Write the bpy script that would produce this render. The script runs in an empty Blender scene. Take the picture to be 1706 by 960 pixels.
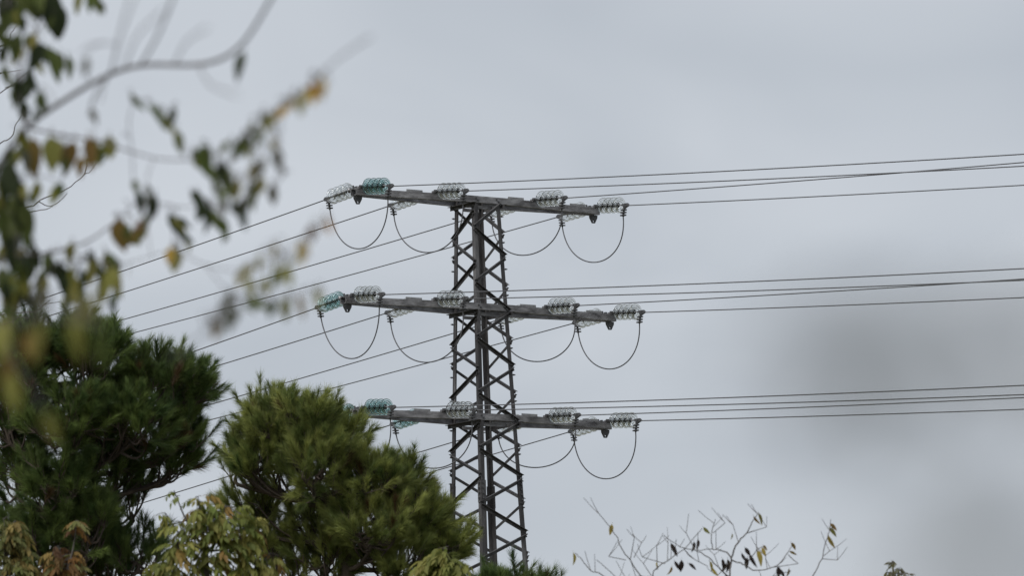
import bpy, math, random
from mathutils import Vector, Matrix

# ------------------------------------------------------------------ camera, sky, sun, exposure
scene = bpy.context.scene
COL = scene.collection
W, H = 1706.0, 960.0                      # measuring grid used for directions
FPX = 200.0 / 36.0 * W
PITCH, ROLL = math.radians(7.85), -0.033
CAM = Vector((0, 0, 1.7))
ROT = Matrix.Rotation(math.pi / 2 + PITCH, 3, 'X') @ Matrix.Rotation(ROLL, 3, 'Z')

cd = bpy.data.cameras.new('camera')
cam = bpy.data.objects.new('camera', cd)
COL.objects.link(cam)
cam.matrix_world = Matrix.Translation(CAM) @ ROT.to_4x4()
cd.lens, cd.sensor_width = 200.0, 36.0
cd.clip_start, cd.clip_end = 0.1, 20000
cd.dof.use_dof = True
cd.dof.focus_distance = 88.0
cd.dof.aperture_fstop = 6.3
scene.camera = cam

world = bpy.data.worlds.new('World')
scene.world = world
world.use_nodes = True
nt = world.node_tree
nt.nodes.clear()
wo = nt.nodes.new('ShaderNodeOutputWorld')
bg = nt.nodes.new('ShaderNodeBackground')
sky = nt.nodes.new('ShaderNodeTexSky')
sky.sky_type = 'NISHITA'
sky.sun_disc = False
SUN_EL, SUN_AZ = math.radians(50), math.radians(215)
sky.sun_elevation, sky.sun_rotation = SUN_EL, SUN_AZ
tc = nt.nodes.new('ShaderNodeTexCoord')
nz = nt.nodes.new('ShaderNodeTexNoise')
nz.inputs['Scale'].default_value = 13.0
nz.inputs['Detail'].default_value = 3.0
nz.inputs['Roughness'].default_value = 0.45
nz.inputs['Distortion'].default_value = 0.6
mp = nt.nodes.new('ShaderNodeMapping')
mp.inputs['Location'].default_value = (0.35, 0.0, 0.21)
mp.inputs['Scale'].default_value = (0.8, 0.8, 1.5)
cr = nt.nodes.new('ShaderNodeValToRGB')
cr.color_ramp.elements[0].position = 0.3
cr.color_ramp.elements[0].color = (4.7, 5.1, 5.65, 1)
cr.color_ramp.elements[1].position = 0.7
cr.color_ramp.elements[1].color = (6.15, 6.5, 7.0, 1)
mx = nt.nodes.new('ShaderNodeMixRGB')
mx.inputs[0].default_value = 0.95
L_ = nt.links.new
L_(tc.outputs['Generated'], mp.inputs['Vector'])
L_(mp.outputs['Vector'], nz.inputs['Vector'])
L_(nz.outputs['Fac'], cr.inputs['Fac'])
L_(sky.outputs['Color'], mx.inputs[1])
L_(cr.outputs['Color'], mx.inputs[2])
L_(mx.outputs['Color'], bg.inputs['Color'])
L_(bg.outputs['Background'], wo.inputs['Surface'])
bg.inputs['Strength'].default_value = 0.055

sl = bpy.data.lights.new('sun', 'SUN')
sl.energy, sl.angle, sl.color = 1.5, math.radians(36), (1.0, 0.97, 0.93)
sun = bpy.data.objects.new('sun', sl)
COL.objects.link(sun)
sun.rotation_euler = (math.pi / 2 - SUN_EL, 0, math.pi - SUN_AZ)

scene.view_settings.view_transform = 'Standard'
scene.view_settings.look = 'None'
scene.view_settings.exposure = 0.863
scene.view_settings.gamma = 1.0
scene.view_settings.use_curve_mapping = False
scene.render.engine = 'CYCLES'
scene.cycles.use_denoising = True
scene.cycles.caustics_reflective = False
scene.cycles.caustics_refractive = False
scene.cycles.max_bounces = 32
scene.cycles.transmission_bounces = 32
scene.cycles.transparent_max_bounces = 8
scene.cycles.diffuse_bounces = 3

# ------------------------------------------------------------------ helpers
def at(px, py, d):
    """point d metres in front of the camera plane, along the direction measured at (px, py)"""
    v = ROT @ Vector(((px - W / 2) / FPX, -(py - H / 2) / FPX, -1.0))
    return CAM + v * d

def project(p):
    q = ROT.transposed() @ (Vector(p) - CAM)
    return W / 2 + FPX * q.x / -q.z, H / 2 - FPX * q.y / -q.z

def img_dir(a):
    """unit vector in the plane facing the camera; a in degrees, 0 right, 90 down"""
    a = math.radians(a)
    return ROT @ Vector((math.cos(a), -math.sin(a), 0))

class MB:
    def __init__(self):
        self.v, self.f, self.c = [], [], []
    def tube(self, pts, rad, n=6, caps=True):
        pts = [Vector(p) for p in pts]
        if not isinstance(rad, (list, tuple)):
            rad = [rad] * len(pts)
        up = Vector((0.13, 0.27, 0.95))
        rings = []
        for i, p in enumerate(pts):
            t = (pts[min(i + 1, len(pts) - 1)] - pts[max(i - 1, 0)]).normalized()
            a = t.cross(up)
            if a.length < 1e-3:
                a = t.cross(Vector((1, 0, 0)))
            a.normalize()
            b = t.cross(a)
            r0 = len(self.v)
            for k in range(n):
                w = 2 * math.pi * k / n
                self.v.append(p + (a * math.cos(w) + b * math.sin(w)) * rad[i])
            rings.append(r0)
        for i in range(len(rings) - 1):
            for k in range(n):
                self.f.append((rings[i] + k, rings[i] + (k + 1) % n, rings[i + 1] + (k + 1) % n, rings[i + 1] + k))
        if caps:
            self.f.append(tuple(rings[0] + k for k in range(n)))
            self.f.append(tuple(rings[-1] + k for k in reversed(range(n))))
        return self
    def sweep(self, pts, prof, A, B):
        """extrude a closed profile [(a,b)..] along pts; A, B fixed frame vectors"""
        n = len(prof)
        r0 = len(self.v)
        for p in pts:
            for a, b in prof:
                self.v.append(Vector(p) + A * a + B * b)
        for i in range(len(pts) - 1):
            for k in range(n):
                self.f.append((r0 + i * n + k, r0 + i * n + (k + 1) % n, r0 + (i + 1) * n + (k + 1) % n, r0 + (i + 1) * n + k))
        self.f.append(tuple(r0 + k for k in reversed(range(n))))
        self.f.append(tuple(r0 + (len(pts) - 1) * n + k for k in range(n)))
        return self
    def box(self, c, ax, ay, az, sx, sy, sz):
        c = Vector(c)
        r0 = len(self.v)
        for x in (-1, 1):
            for y in (-1, 1):
                for z in (-1, 1):
                    self.v.append(c + ax * (x * sx / 2) + ay * (y * sy / 2) + az * (z * sz / 2))
        for q in ((0, 1, 3, 2), (4, 6, 7, 5), (0, 4, 5, 1), (2, 3, 7, 6), (0, 2, 6, 4), (1, 5, 7, 3)):
            self.f.append(tuple(r0 + i for i in q))
        return self
    def lathe(self, prof, n=32, closed=False):
        """prof [(r, x)] round the local X axis"""
        r0, m = len(self.v), len(prof)
        for k in range(n):
            w = 2 * math.pi * k / n
            for r, x in prof:
                self.v.append(Vector((x, r * math.cos(w), r * math.sin(w))))
        for k in range(n):
            for i in range(m if closed else m - 1):
                j = (i + 1) % m
                self.f.append((r0 + k * m + i, r0 + ((k + 1) % n) * m + i, r0 + ((k + 1) % n) * m + j, r0 + k * m + j))
        return self
    def mesh(self, name, mat=None, smooth=False):
        me = bpy.data.meshes.new(name)
        me.from_pydata([tuple(v) for v in self.v], [], self.f)
        if mat:
            me.materials.append(mat)
        if smooth:
            me.polygons.foreach_set('use_smooth', [True] * len(me.polygons))
        me.update()
        return me

def link(name, data, parent=None, matrix=None):
    o = bpy.data.objects.new(name, data)
    COL.objects.link(o)
    if parent is not None:
        o.parent = parent                       # parents are placed with identity inverse
    if matrix is not None:
        o.matrix_local = matrix
    return o

def tag(o, label, cat, group=None, kind=None):
    o['label'], o['category'] = label, cat
    if group:
        o['group'] = group
    if kind:
        o['kind'] = kind
    return o

def thing(name, loc, label, cat, group=None):
    o = link(name, None)
    o.location = loc
    o.empty_display_size = 0.1
    return tag(o, label, cat, group)

def rel(parent_loc, pts):
    return [Vector(p) - Vector(parent_loc) for p in pts]

def smooth_path(pts, n=6):
    """Catmull-Rom through pts"""
    pts = [Vector(p) for p in pts]
    if len(pts) < 3:
        return pts
    out = []
    P = [pts[0] * 2 - pts[1]] + pts + [pts[-1] * 2 - pts[-2]]
    for i in range(1, len(P) - 2):
        a, b, c, d = P[i - 1], P[i], P[i + 1], P[i + 2]
        for k in range(n):
            t = k / n
            out.append(0.5 * ((2 * b) + (c - a) * t + (2 * a - 5 * b + 4 * c - d) * t * t + (3 * b - a - 3 * c + d) * t ** 3))
    out.append(pts[-1])
    return out

# ------------------------------------------------------------------ materials
def new_mat(name):
    m = bpy.data.materials.new(name)
    m.use_nodes = True
    return m, m.node_tree, m.node_tree.nodes['Principled BSDF']

def noise_mat(name, cols, scale, rough=0.7, metal=0.0, stretch=(1, 1, 1), bump=0.0, detail=6):
    m, t, p = new_mat(name)
    co = t.nodes.new('ShaderNodeTexCoord')
    ma = t.nodes.new('ShaderNodeMapping')
    ma.inputs['Scale'].default_value = stretch
    n = t.nodes.new('ShaderNodeTexNoise')
    n.inputs['Scale'].default_value = scale
    n.inputs['Detail'].default_value = detail
    n.inputs['Roughness'].default_value = 0.65
    r = t.nodes.new('ShaderNodeValToRGB')
    e = r.color_ramp.elements
    e[0].position, e[-1].position = 0.3, 0.7
    e[0].color, e[1].color = (*cols[0], 1), (*cols[-1], 1)
    for i, c in enumerate(cols[1:-1]):
        q = e.new(0.3 + 0.4 * (i + 1) / (len(cols) - 1))
        q.color = (*c, 1)
    t.links.new(co.outputs['Object'], ma.inputs['Vector'])
    t.links.new(ma.outputs['Vector'], n.inputs['Vector'])
    t.links.new(n.outputs['Fac'], r.inputs['Fac'])
    t.links.new(r.outputs['Color'], p.inputs['Base Color'])
    p.inputs['Roughness'].default_value = rough
    p.inputs['Metallic'].default_value = metal
    if bump:
        b = t.nodes.new('ShaderNodeBump')
        b.inputs['Strength'].default_value = bump
        b.inputs['Distance'].default_value = 0.01
        t.links.new(n.outputs['Fac'], b.inputs['Height'])
        t.links.new(b.outputs['Normal'], p.inputs['Normal'])
    return m

M = {}
M['leg_steel'] = noise_mat('weathered_leg_steel', [(0.026, 0.024, 0.025), (0.072, 0.068, 0.069), (0.2, 0.195, 0.198)], 6, 0.62, 0.25, (1, 1, 0.18), 0.15)
M['brace_steel'] = noise_mat('dark_brace_steel', [(0.025, 0.023, 0.024), (0.065, 0.062, 0.063), (0.15, 0.147, 0.15)], 5, 0.6, 0.25, (1, 1, 1), 0.1)
M['beam_steel'] = noise_mat('galvanised_beam_steel', [(0.055, 0.052, 0.055), (0.19, 0.186, 0.192), (0.38, 0.376, 0.385)], 4, 0.55, 0.25, (1, 1, 3), 0.1)
M['plate'] = noise_mat('pale_galvanised_plate', [(0.2, 0.2, 0.2), (0.34, 0.34, 0.34)], 9, 0.5, 0.3)
M['fitting'] = noise_mat('dark_forged_fitting', [(0.05, 0.05, 0.052), (0.12, 0.12, 0.125)], 20, 0.5, 0.4)
M['cap'] = noise_mat('galvanised_cap', [(0.14, 0.14, 0.145), (0.26, 0.26, 0.27)], 25, 0.45, 0.5)
M['cable'] = noise_mat('oxidised_cable', [(0.08, 0.08, 0.088), (0.14, 0.14, 0.15)], 30, 0.6, 0.3)

def glass(name, absorb, density):
    m, t, p = new_mat(name)
    t.nodes.remove(p)
    gl = t.nodes.new('ShaderNodeBsdfGlass')
    gl.inputs['Roughness'].default_value = 0.0
    gl.inputs['IOR'].default_value = 1.5
    va = t.nodes.new('ShaderNodeVolumeAbsorption')
    va.inputs['Color'].default_value = (*absorb, 1)
    va.inputs['Density'].default_value = density
    o = t.nodes['Material Output']
    t.links.new(gl.outputs['BSDF'], o.inputs['Surface'])
    t.links.new(va.outputs['Volume'], o.inputs['Volume'])
    return m
M['clear_glass'] = glass('clear_insulator_glass', (0.5, 0.62, 0.58), 7)
M['grey_glass'] = glass('dusty_insulator_glass', (0.55, 0.6, 0.55), 15)
M['teal_glass'] = glass('teal_insulator_glass', (0.1, 0.52, 0.5), 34)

def foliage_mat(name, source, trans=0.3, rough=0.6, var=0.35):
    m, t, p = new_mat(name)
    if source == 'object':
        s = t.nodes.new('ShaderNodeObjectInfo')
        out = s.outputs['Color']
    else:
        s = t.nodes.new('ShaderNodeVertexColor')
        s.layer_name = 'tint'
        out = s.outputs['Color']
    co = t.nodes.new('ShaderNodeTexCoord')
    n = t.nodes.new('ShaderNodeTexNoise')
    n.inputs['Scale'].default_value = 35.0 if source == 'object' else 3.0
    n.inputs['Detail'].default_value = 3
    mr = t.nodes.new('ShaderNodeMapRange')
    mr.inputs['From Min'].default_value, mr.inputs['From Max'].default_value = 0.3, 0.7
    mr.inputs['To Min'].default_value, mr.inputs['To Max'].default_value = 1 - var, 1 + var
    mul = t.nodes.new('ShaderNodeVectorMath')
    mul.operation = 'SCALE'
    t.links.new(co.outputs['Object'], n.inputs['Vector'])
    t.links.new(n.outputs['Fac'], mr.inputs['Value'])
    t.links.new(out, mul.inputs[0])
    t.links.new(mr.outputs['Result'], mul.inputs['Scale'])
    t.links.new(mul.outputs['Vector'], p.inputs['Base Color'])
    p.inputs['Roughness'].default_value = rough
    p.inputs['Specular IOR Level'].default_value = 0.3
    tr = t.nodes.new('ShaderNodeBsdfTranslucent')
    t.links.new(mul.outputs['Vector'], tr.inputs['Color'])
    ms = t.nodes.new('ShaderNodeMixShader')
    ms.inputs[0].default_value = trans
    o = t.nodes['Material Output']
    t.links.new(p.outputs['BSDF'], ms.inputs[1])
    t.links.new(tr.outputs['BSDF'], ms.inputs[2])
    t.links.new(ms.outputs['Shader'], o.inputs['Surface'])
    return m
M['needle'] = foliage_mat('pine_needles', 'tint', 0.35, 0.5, 0.25)
M['leaf'] = foliage_mat('broad_leaf', 'object', 0.5, 0.6, 0.3)
M['leaf_mixed'] = foliage_mat('broad_leaf_mixed', 'tint', 0.5, 0.6, 0.3)
M['bark'] = noise_mat('grey_bark', [(0.05, 0.043, 0.038), (0.13, 0.115, 0.105)], 14, 0.9, 0, (1, 1, 0.3), 0.4)
M['pine_bark'] = noise_mat('pine_bark', [(0.035, 0.027, 0.022), (0.1, 0.075, 0.06)], 10, 0.9, 0, (1, 1, 0.4), 0.5)
M['ground'] = noise_mat('dry_grass_ground', [(0.05, 0.06, 0.025), (0.09, 0.085, 0.045), (0.12, 0.1, 0.07)], 0.6, 0.95, 0, (1, 1, 1), 0.3)

# ------------------------------------------------------------------ ground
g = MB()
NG, EXT = 40, 6000.0
for i in range(NG + 1):
    for j in range(NG + 1):
        u, w = i / NG * 2 - 1, j / NG * 2 - 1
        x, y = EXT * u * abs(u), EXT * w * abs(w)
        g.v.append(Vector((x, y, 0.0)))
for i in range(NG):
    for j in range(NG):
        a = i * (NG + 1) + j
        g.f.append((a, a + NG + 1, a + NG + 2, a + 1))
go = link('ground', g.mesh('ground', M['ground']))
go['kind'] = 'structure'

# ------------------------------------------------------------------ tower
TH = math.radians(37.5)
U = Vector((math.cos(TH), math.sin(TH), 0))        # along the crossarms, right and away
V = Vector((-math.sin(TH), math.cos(TH), 0))       # along the line, left and away
Z = Vector((0, 0, 1))
DT = 89.4
mid = at(800.5, 510.5, DT)
BASE = Vector((mid.x, mid.y, 0))

def zsolve(p, y):
    """height at which the vertical through p is seen at row y"""
    lo, hi = 0.0, 40.0
    for _ in range(50):
        m_ = (lo + hi) / 2
        if project((p[0], p[1], m_))[1] > y:
            lo = m_
        else:
            hi = m_
    return lo

Z_ARM = [zsolve(BASE, y) for y in (331.5, 510.5, 694.5)]     # top edge of the beams
ZTOP = Z_ARM[0]
Z_HEAD = zsolve(BASE, 415)
def half(z):
    """half the tower's face width at height z"""
    return 0.5 * (0.55 + (Z_HEAD - z) * 0.0605)
def corner(k, z):
    su, sv = {'F': (-1, -1), 'R': (1, -1), 'B': (1, 1), 'L': (-1, 1)}[k]
    h = half(z)
    return BASE + U * (su * h) + V * (sv * h) + Z * z

tower = thing('transmission_tower', BASE, 'dark steel lattice power line tower with three crossarms, rising behind the pines', 'tower')
def tpart(name, mb, mat, parent=None):
    mb.v = [Vector(v) - BASE for v in mb.v]
    return link(name, mb.mesh(name, mat), parent or tower)

def angle_prof(w, t=0.008):
    return [(0, 0), (w, 0), (w, t), (t, t), (t, w), (0, w)]

Z_SPL = zsolve(BASE, 808)
leg_objs = {}
for k, (su, sv) in {'F': (-1, -1), 'R': (1, -1), 'B': (1, 1), 'L': (-1, 1)}.items():
    m_ = MB()
    m_.sweep([corner(k, ZTOP - 0.012), corner(k, Z_SPL)], angle_prof(0.072), U * -su, V * -sv)
    off = U * (su * 0.007) + V * (sv * 0.007)
    m_.sweep([corner(k, Z_SPL) + off, corner(k, 0.0) + off], angle_prof(0.088, 0.01), U * -su, V * -sv)
    leg = leg_objs[k] = tpart('leg', m_, M['leg_steel'])
    s_ = MB()                                                # splice angle with bolt heads
    off2 = off * 2.6
    zt, zb = Z_SPL + 0.02, Z_SPL - 0.33
    s_.sweep([corner(k, zt) + off2, corner(k, zb) + off2], angle_prof(0.094, 0.011), U * -su, V * -sv)
    sp = tpart('splice_plate', s_, M['leg_steel'], leg)
    for q in range(4):
        b_ = MB()
        c_ = corner(k, zt - 0.045 - q * 0.08) + off2
        b_.box(c_ + U * (-su * 0.035 + su * 0.0) + V * (sv * 0.012), U, V, Z, 0.026, 0.024, 0.026)
        b_.box(c_ + V * (-sv * 0.05) + U * (su * 0.012), U, V, Z, 0.024, 0.026, 0.026)
        tpart('bolt_pair', b_, M['fitting'], leg)

for k, sd in (('R', U), ('L', -U)):                          # climbing bolts
    zz, q = ZTOP - 0.3, 0
    while zz > 2.5:
        b_ = MB()
        c_ = corner(k, zz)
        dr_ = sd if q % 2 == 0 else (V if k == 'L' else -V)
        b_.tube([c_ - dr_ * 0.01, c_ + dr_ * 0.05], 0.008, 6)
        b_.tube([c_ + dr_ * 0.012, c_ + dr_ * 0.026], 0.015, 6)
        tpart('step_bolt', b_, M['fitting'], leg_objs[k])
        zz -= 0.42
        q += 1
# single lacing on each face; P, Q the two legs, n the outward normal
def brace(P, zp, Q, zq, n, w=0.052):
    a, b = corner(P, zp), corner(Q, zq)
    t = (b - a).normalized()
    a, b = a - t * 0.028 + n * 0.004, b + t * 0.028 + n * 0.004
    side = t.cross(n).normalized()
    if side.z < 0:
        side = -side
    m_ = MB()
    prof = [(-w / 2, 0), (w / 2, 0), (w / 2, 0.007 + (w * 0.7)), (w / 2 - 0.007, 0.007 + w * 0.7), (w / 2 - 0.007, 0.007), (-w / 2, 0.007)]
    m_.sweep([a, b], prof, side, n)
    for e_ in (a + t * 0.045, b - t * 0.045):
        m_.box(e_ + n * 0.014 - side * 0.008, t, side, n, 0.02, 0.02, 0.02)
    o = tpart('brace', m_, M['brace_steel'])
    return o

def lace(P, Q, n, z0, period, zend, first, w):
    """zigzag down from z0, starting on leg `first`"""
    h, z, cur = period / 2, z0, first
    gap = 0.035
    while z - h > zend:
        oth = Q if cur == P else P
        top, bot = z - gap, z - h + gap
        zm = (top + bot) / 2
        blocked = any(a - 0.2 < top and bot < a - 0.02 and not (a - 0.2 < bot) for a in [])
        if top < ZTOP - 0.08:
            brace(cur, top, oth, bot, n, w)
        z -= h
        cur = oth
    return z, cur
PXM = FPX / DT
def per(px):
    return px / PXM / math.cos(PITCH)
ZE = zsolve(BASE, 1010)
ends = []
ends.append(('L', 'F', -U, lace('L', 'F', -U, zsolve(corner('F', 10), 347), per(88.6), ZE, 'F', 0.056)))
ends.append(('F', 'R', -V, lace('F', 'R', -V, zsolve(corner('R', 10), 336), per(92.0), ZE, 'R', 0.056)))
ends.append(('L', 'B', V, lace('L', 'B', V, zsolve(corner('L', 10), 346), per(88.6), ZE, 'L', 0.046)))
ends.append(('B', 'R', U, lace('B', 'R', U, zsolve(corner('B', 10), 357), per(89.0), ZE, 'B', 0.046)))
for P, Q, n, (z, cur) in ends:                              # wider lacing below, down to the footing
    while z > 0.9:
        oth = Q if cur == P else P
        nz_ = max(z - 1.05, 0.15)
        brace(cur, z, oth, nz_, n, 0.06)
        z, cur = nz_, oth

# crossarms: two channel beams each, spread at the body and meeting at the tips
HALF = [2.40, 2.66, 2.49]
PH = [(-2.31, -0.96, 0.98, 2.31), (-2.54, -1.06, 1.12, 2.56), (-2.40, -0.99, 1.03, 2.40)]
BH = 0.105
TIPW = 0.075
def beam_y(lv, s):
    """distance of a beam's web from the arm's axis at s along the arm"""
    h = half(Z_ARM[lv]) + 0.012
    b = h + 0.10
    if abs(s) <= b:
        return h
    return h + (TIPW - h) * (abs(s) - b) / (HALF[lv] - b)

for lv in range(3):
    za = Z_ARM[lv]
    O = BASE + Z * za
    h = half(za)
    for sgn in (-1, 1):
        ss = [-HALF[lv], -(h + 0.112), h + 0.112, HALF[lv]]
        pts = [O + U * s + V * (sgn * beam_y(lv, s)) for s in ss]
        t, f = 0.008, 0.05
        prof = [(0, 0), (0, -BH), (-f, -BH), (-f, -BH + t), (-t, -BH + t), (-t, -t), (-f, -t), (-f, 0)]
        m_ = MB().sweep(pts, prof, V * sgn, Z)
        bo = tpart('crossarm_beam', m_, M['beam_steel'])
        # upright strap that the strings are shackled to
        for ip, s in enumerate(PH[lv]):
            if sgn == 1 and ip == 0:
                continue
            y = sgn * (beam_y(lv, s) - 0.03)
            m2 = MB()
            if sgn == 1:
                m2.box(O + U * s + V * (y + 0.01) + Z * 0.015, U, V, Z, 0.10, 0.05, 0.034)
                tpart('anchor_plate', m2, M['beam_steel'], bo)
            else:
                m2.box(O + U * s + V * (y - 0.01) + Z * 0.015, U, V, Z, 0.10, 0.05, 0.034)
                tpart('anchor_plate', m2, M['beam_steel'], bo)
                if ip:
                    m3 = MB()
                    sp_ = s - 0.36
                    a_ = O + U * sp_ - V * (beam_y(lv, sp_) - 0.03) + Z * 0.002
                    m3.sweep([a_ - U * 0.16, a_ + U * 0.15], [(0, 0), (0.045, 0), (0.045, 0.007), (0.007, 0.007), (0.007, 0.036), (0, 0.036)], V, Z)
                    tpart('packing_angle', m3, M['plate'], bo)
        for ib in range(4):                                  # bolts through the legs
            s = (-h + 0.03, -h + 0.07, h - 0.07, h - 0.03)[ib]
            m2 = MB().box(O + U * s + V * (sgn * (h + 0.018)) - Z * (0.035 + 0.035 * (ib % 2)), U, V, Z, 0.024, 0.02, 0.024)
            tpart('bolt', m2, M['fitting'], bo)
    for e in (-1, 1):                                        # tip: end plate and hanging lug
        c = O + U * (e * (HALF[lv] - 0.02))
        m_ = MB().box(c - Z * (BH / 2) - U * (e * 0.05), U, V, Z, 0.012, TIPW * 2 - 0.025, BH - 0.02)
        tpart('tip_plate', m_, M['brace_steel'])
        m_ = MB()
        lug = [(-0.08, 0.0), (0.08, 0.0), (0.075, -0.045), (0.026, -0.13), (-0.026, -0.13), (-0.075, -0.045)]
        for yy in (0.0,):
            c2 = c + V * yy - Z * (BH + 0.003) - U * (e * 0.06)
            r0 = len(m_.v)
            for th in (-0.012, 0.012):
                for a, b in lug:
                    m_.v.append(c2 + U * a + Z * b + V * th)
                for k in range(8):
                    w = 2 * math.pi * k / 8 + 0.39
                    m_.v.append(c2 + U * (0.017 * math.cos(w)) + Z * (-0.098 + 0.017 * math.sin(w)) + V * th)
            # ring between hole and outline: fan of quads
            out = [0, 1, 2, 3, 4, 5]
            near = {1: 0, 0: 3, 5: 4, 4: 5, 3: 6, 2: 7}
            for base_, flip in ((0, False), (14, True)):
                order = [1, 0, 5, 4, 3, 2]
                hk = [1, 3, 4, 5, 7, 0]
                for i_ in range(6):
                    j_ = (i_ + 1) % 6
                    hs = [hk[i_]]
                    while hs[-1] != hk[j_]:
                        hs.append((hs[-1] + 1) % 8)
                    poly = [order[i_]] + [6 + q for q in hs] + [order[j_]]
                    poly = [r0 + base_ + q for q in poly]
                    m_.f.append(tuple(reversed(poly)) if flip else tuple(poly))
            for i_ in range(6):
                m_.f.append((r0 + i_, r0 + (i_ + 1) % 6, r0 + 14 + (i_ + 1) % 6, r0 + 14 + i_))
        tpart('tip_lug', m_, M['fitting'])
        m_ = MB()                                            # strut tying the two beams part way out
        s = e * (HALF[lv] * 0.62)
        yb = beam_y(lv, s) - 0.01
        m_.box(O + U * s - Z * (BH * 0.45), U, V, Z, 0.006, yb * 2 - 0.02, 0.05)
        tpart('tie_bar', m_, M['brace_steel'])
    # bearers across the body under the beams
    for su in (-1, 1):
        hh = half(za - BH) + 0.02
        a = O + U * (su * (hh + 0.004)) - Z * (BH + 0.004)
        m_ = MB().sweep([a - V * (hh + 0.06), a + V * (hh + 0.06)], [(0, 0), (0.007, 0), (0.007, -0.06), (0, -0.06)] if False else angle_prof(0.06, 0.008), U * su, -Z)
        tpart('bearer', m_, M['brace_steel'])
    for sv in (-1, 1):
        a = O + V * (sv * (half(za - 0.2) - 0.085)) - Z * (BH + 0.055)
        m_ = MB().box(a, U, V, Z, half(za) * 1.25, 0.008, 0.055)
        tpart('stiffener_plate', m_, M['beam_steel'])

# ------------------------------------------------------------------ insulator strings, conductors, jumpers
def arc(cr, cx, rad, a0, a1, n=5):
    return [(cr + rad * math.cos(math.radians(a0 + (a1 - a0) * k / n)), cx + rad * math.sin(math.radians(a0 + (a1 - a0) * k / n))) for k in range(n + 1)]
disc_prof = ([(0.03, 0.030), (0.05, 0.032), (0.08, 0.041), (0.105, 0.053)] + arc(0.1205, 0.0665, 0.007, -60, 150, 8) + [(0.106, 0.0605), (0.0985, 0.0565)]
             + arc(0.0935, 0.08, 0.0048, 0, 180, 6) + [(0.0885, 0.052), (0.078, 0.0475), (0.0695, 0.0447)] + arc(0.0645, 0.07, 0.0048, 0, 180, 6) + [(0.0595, 0.0415), (0.05, 0.039), (0.03, 0.037)])
disc_me = {k: MB().lathe(disc_prof, 48, True).mesh('glass_disc', M[k], True) for k in ('clear_glass', 'teal_glass', 'grey_glass')}
for _m in disc_me.values():
    _m.set_sharp_from_angle(angle=math.radians(38))
cap_me = MB().lathe([(0.0, -0.012), (0.018, -0.012), (0.024, -0.002), (0.04, 0.006), (0.044, 0.028), (0.033, 0.031), (0.0292, 0.033), (0.0292, 0.042), (0.012, 0.056), (0.011, 0.112), (0.0, 0.112)], 14).mesh('metal_cap', M['cap'], True)
PITCH_D = 0.134
X, Y = Vector((1, 0, 0)), Vector((0, 1, 0))
def link_mesh():
    m_ = MB()
    m_.tube([Vector((0, 0, 0)), Vector((0.16, 0, 0))], 0.011, 8)
    m_.box(Vector((0.012, 0, 0)), X, Y, Z, 0.05, 0.034, 0.05)
    m_.box(Vector((0.085, 0, 0.018)), X, Y, Z, 0.02, 0.02, 0.075)
    m_.box(Vector((0.135, 0, 0)), X, Y, Z, 0.05, 0.03, 0.03)
    return m_.mesh('shackle', M['fitting'])
shackle_me = link_mesh()
def clamp_mesh():
    """bolted dead-end clamp: eye, pistol body turning down (local +X along the line, +Z up)"""
    m_ = MB()
    m_.tube([Vector((-0.01, 0, 0)), Vector((0.07, 0, 0))], 0.012, 8)
    m_.box(Vector((0.06, 0, 0.0)), X, Y, Z, 0.07, 0.03, 0.04)
    path = [Vector((0.17, 0, -0.012)), Vector((0.115, 0, -0.02)), Vector((0.075, 0, -0.05)), Vector((0.058, 0, -0.10)), Vector((0.046, 0, -0.185))]
    m_.tube(smooth_path(path, 4), 0.017, 8)
    # triangular web with an eye at the line end
    r0 = len(m_.v)
    for yy in (-0.011, 0.011):
        for a, b in ((0.04, 0.022), (0.15, 0.03), (0.185, 0.005), (0.17, -0.02), (0.09, -0.06), (0.05, -0.06)):
            m_.v.append(Vector((a, yy, b)))
    m_.f.append(tuple(r0 + i for i in range(6)))
    m_.f.append(tuple(r0 + 6 + i for i in reversed(range(6))))
    for i in range(6):
        m_.f.append((r0 + i, r0 + 6 + i, r0 + 6 + (i + 1) % 6, r0 + (i + 1) % 6))
    return m_.mesh('dead_end_clamp', M['fitting'])
clamp_me = clamp_mesh()
ub = MB()
ub.box(Vector((0.0, 0, 0)), X, Y, Z, 0.078, 0.07, 0.02)
ub.tube([Vector((-0.03, -0.02, 0)), Vector((-0.045, -0.02, 0))], 0.008, 6)
ub.tube([Vector((-0.03, 0.02, 0)), Vector((-0.045, 0.02, 0))], 0.008, 6)
ubolt_me = ub.mesh('u_bolt', M['fitting'])

LV = ['top', 'middle', 'bottom']
PN = ['left tip', 'left half', 'right half', 'right tip']
TEAL = {(0, 0, 'r'), (1, 0, 'l'), (2, 0, 'r'), (2, 0, 'l'), (2, 1, 'l')}
CLAMP_END = 0.165
# pull-off slopes of the conductors (fall per metre at the tower)
SLOPE_R = [[0.0] * 4 for _ in range(3)]
SLOPE_L = [[0.0] * 4 for _ in range(3)]
# rows where the conductors are seen at a far column, measured once: right column 1700, left column per wire
ROW_R = [(256.5, 276.5, 270.5, 308.5), (447.5, 467.0, 465.0, 496.0), (642.5, 658.0, 663.0, 682.5)]
ROW_L = [((200, 453), (200, 489), (200, 534), (206, 559)),
         ((309, 590.6), (400, 598), (354, 673), (365, 696)),
         ((340, 770), (300, 819), (284, 875), (701, 792))]
SAG2 = 0.00055
def fit_slope(p, d, col, row, curv):
    """fall per metre so that the wire from p along d passes the measured direction"""
    lo, hi = 0.01, 200.0
    for _ in range(60):
        t = (lo + hi) / 2
        x = project(p + d * t)[0]
        if (x < col) == (d.x > 0):
            lo = t
        else:
            hi = t
    t = lo
    a, b = -0.5, 0.5
    for _ in range(60):
        k = (a + b) / 2
        if project(p + d * t + Z * (-k * t + curv * t * t))[1] < row:
            a = k
        else:
            b = k
    return (a + b) / 2

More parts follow.
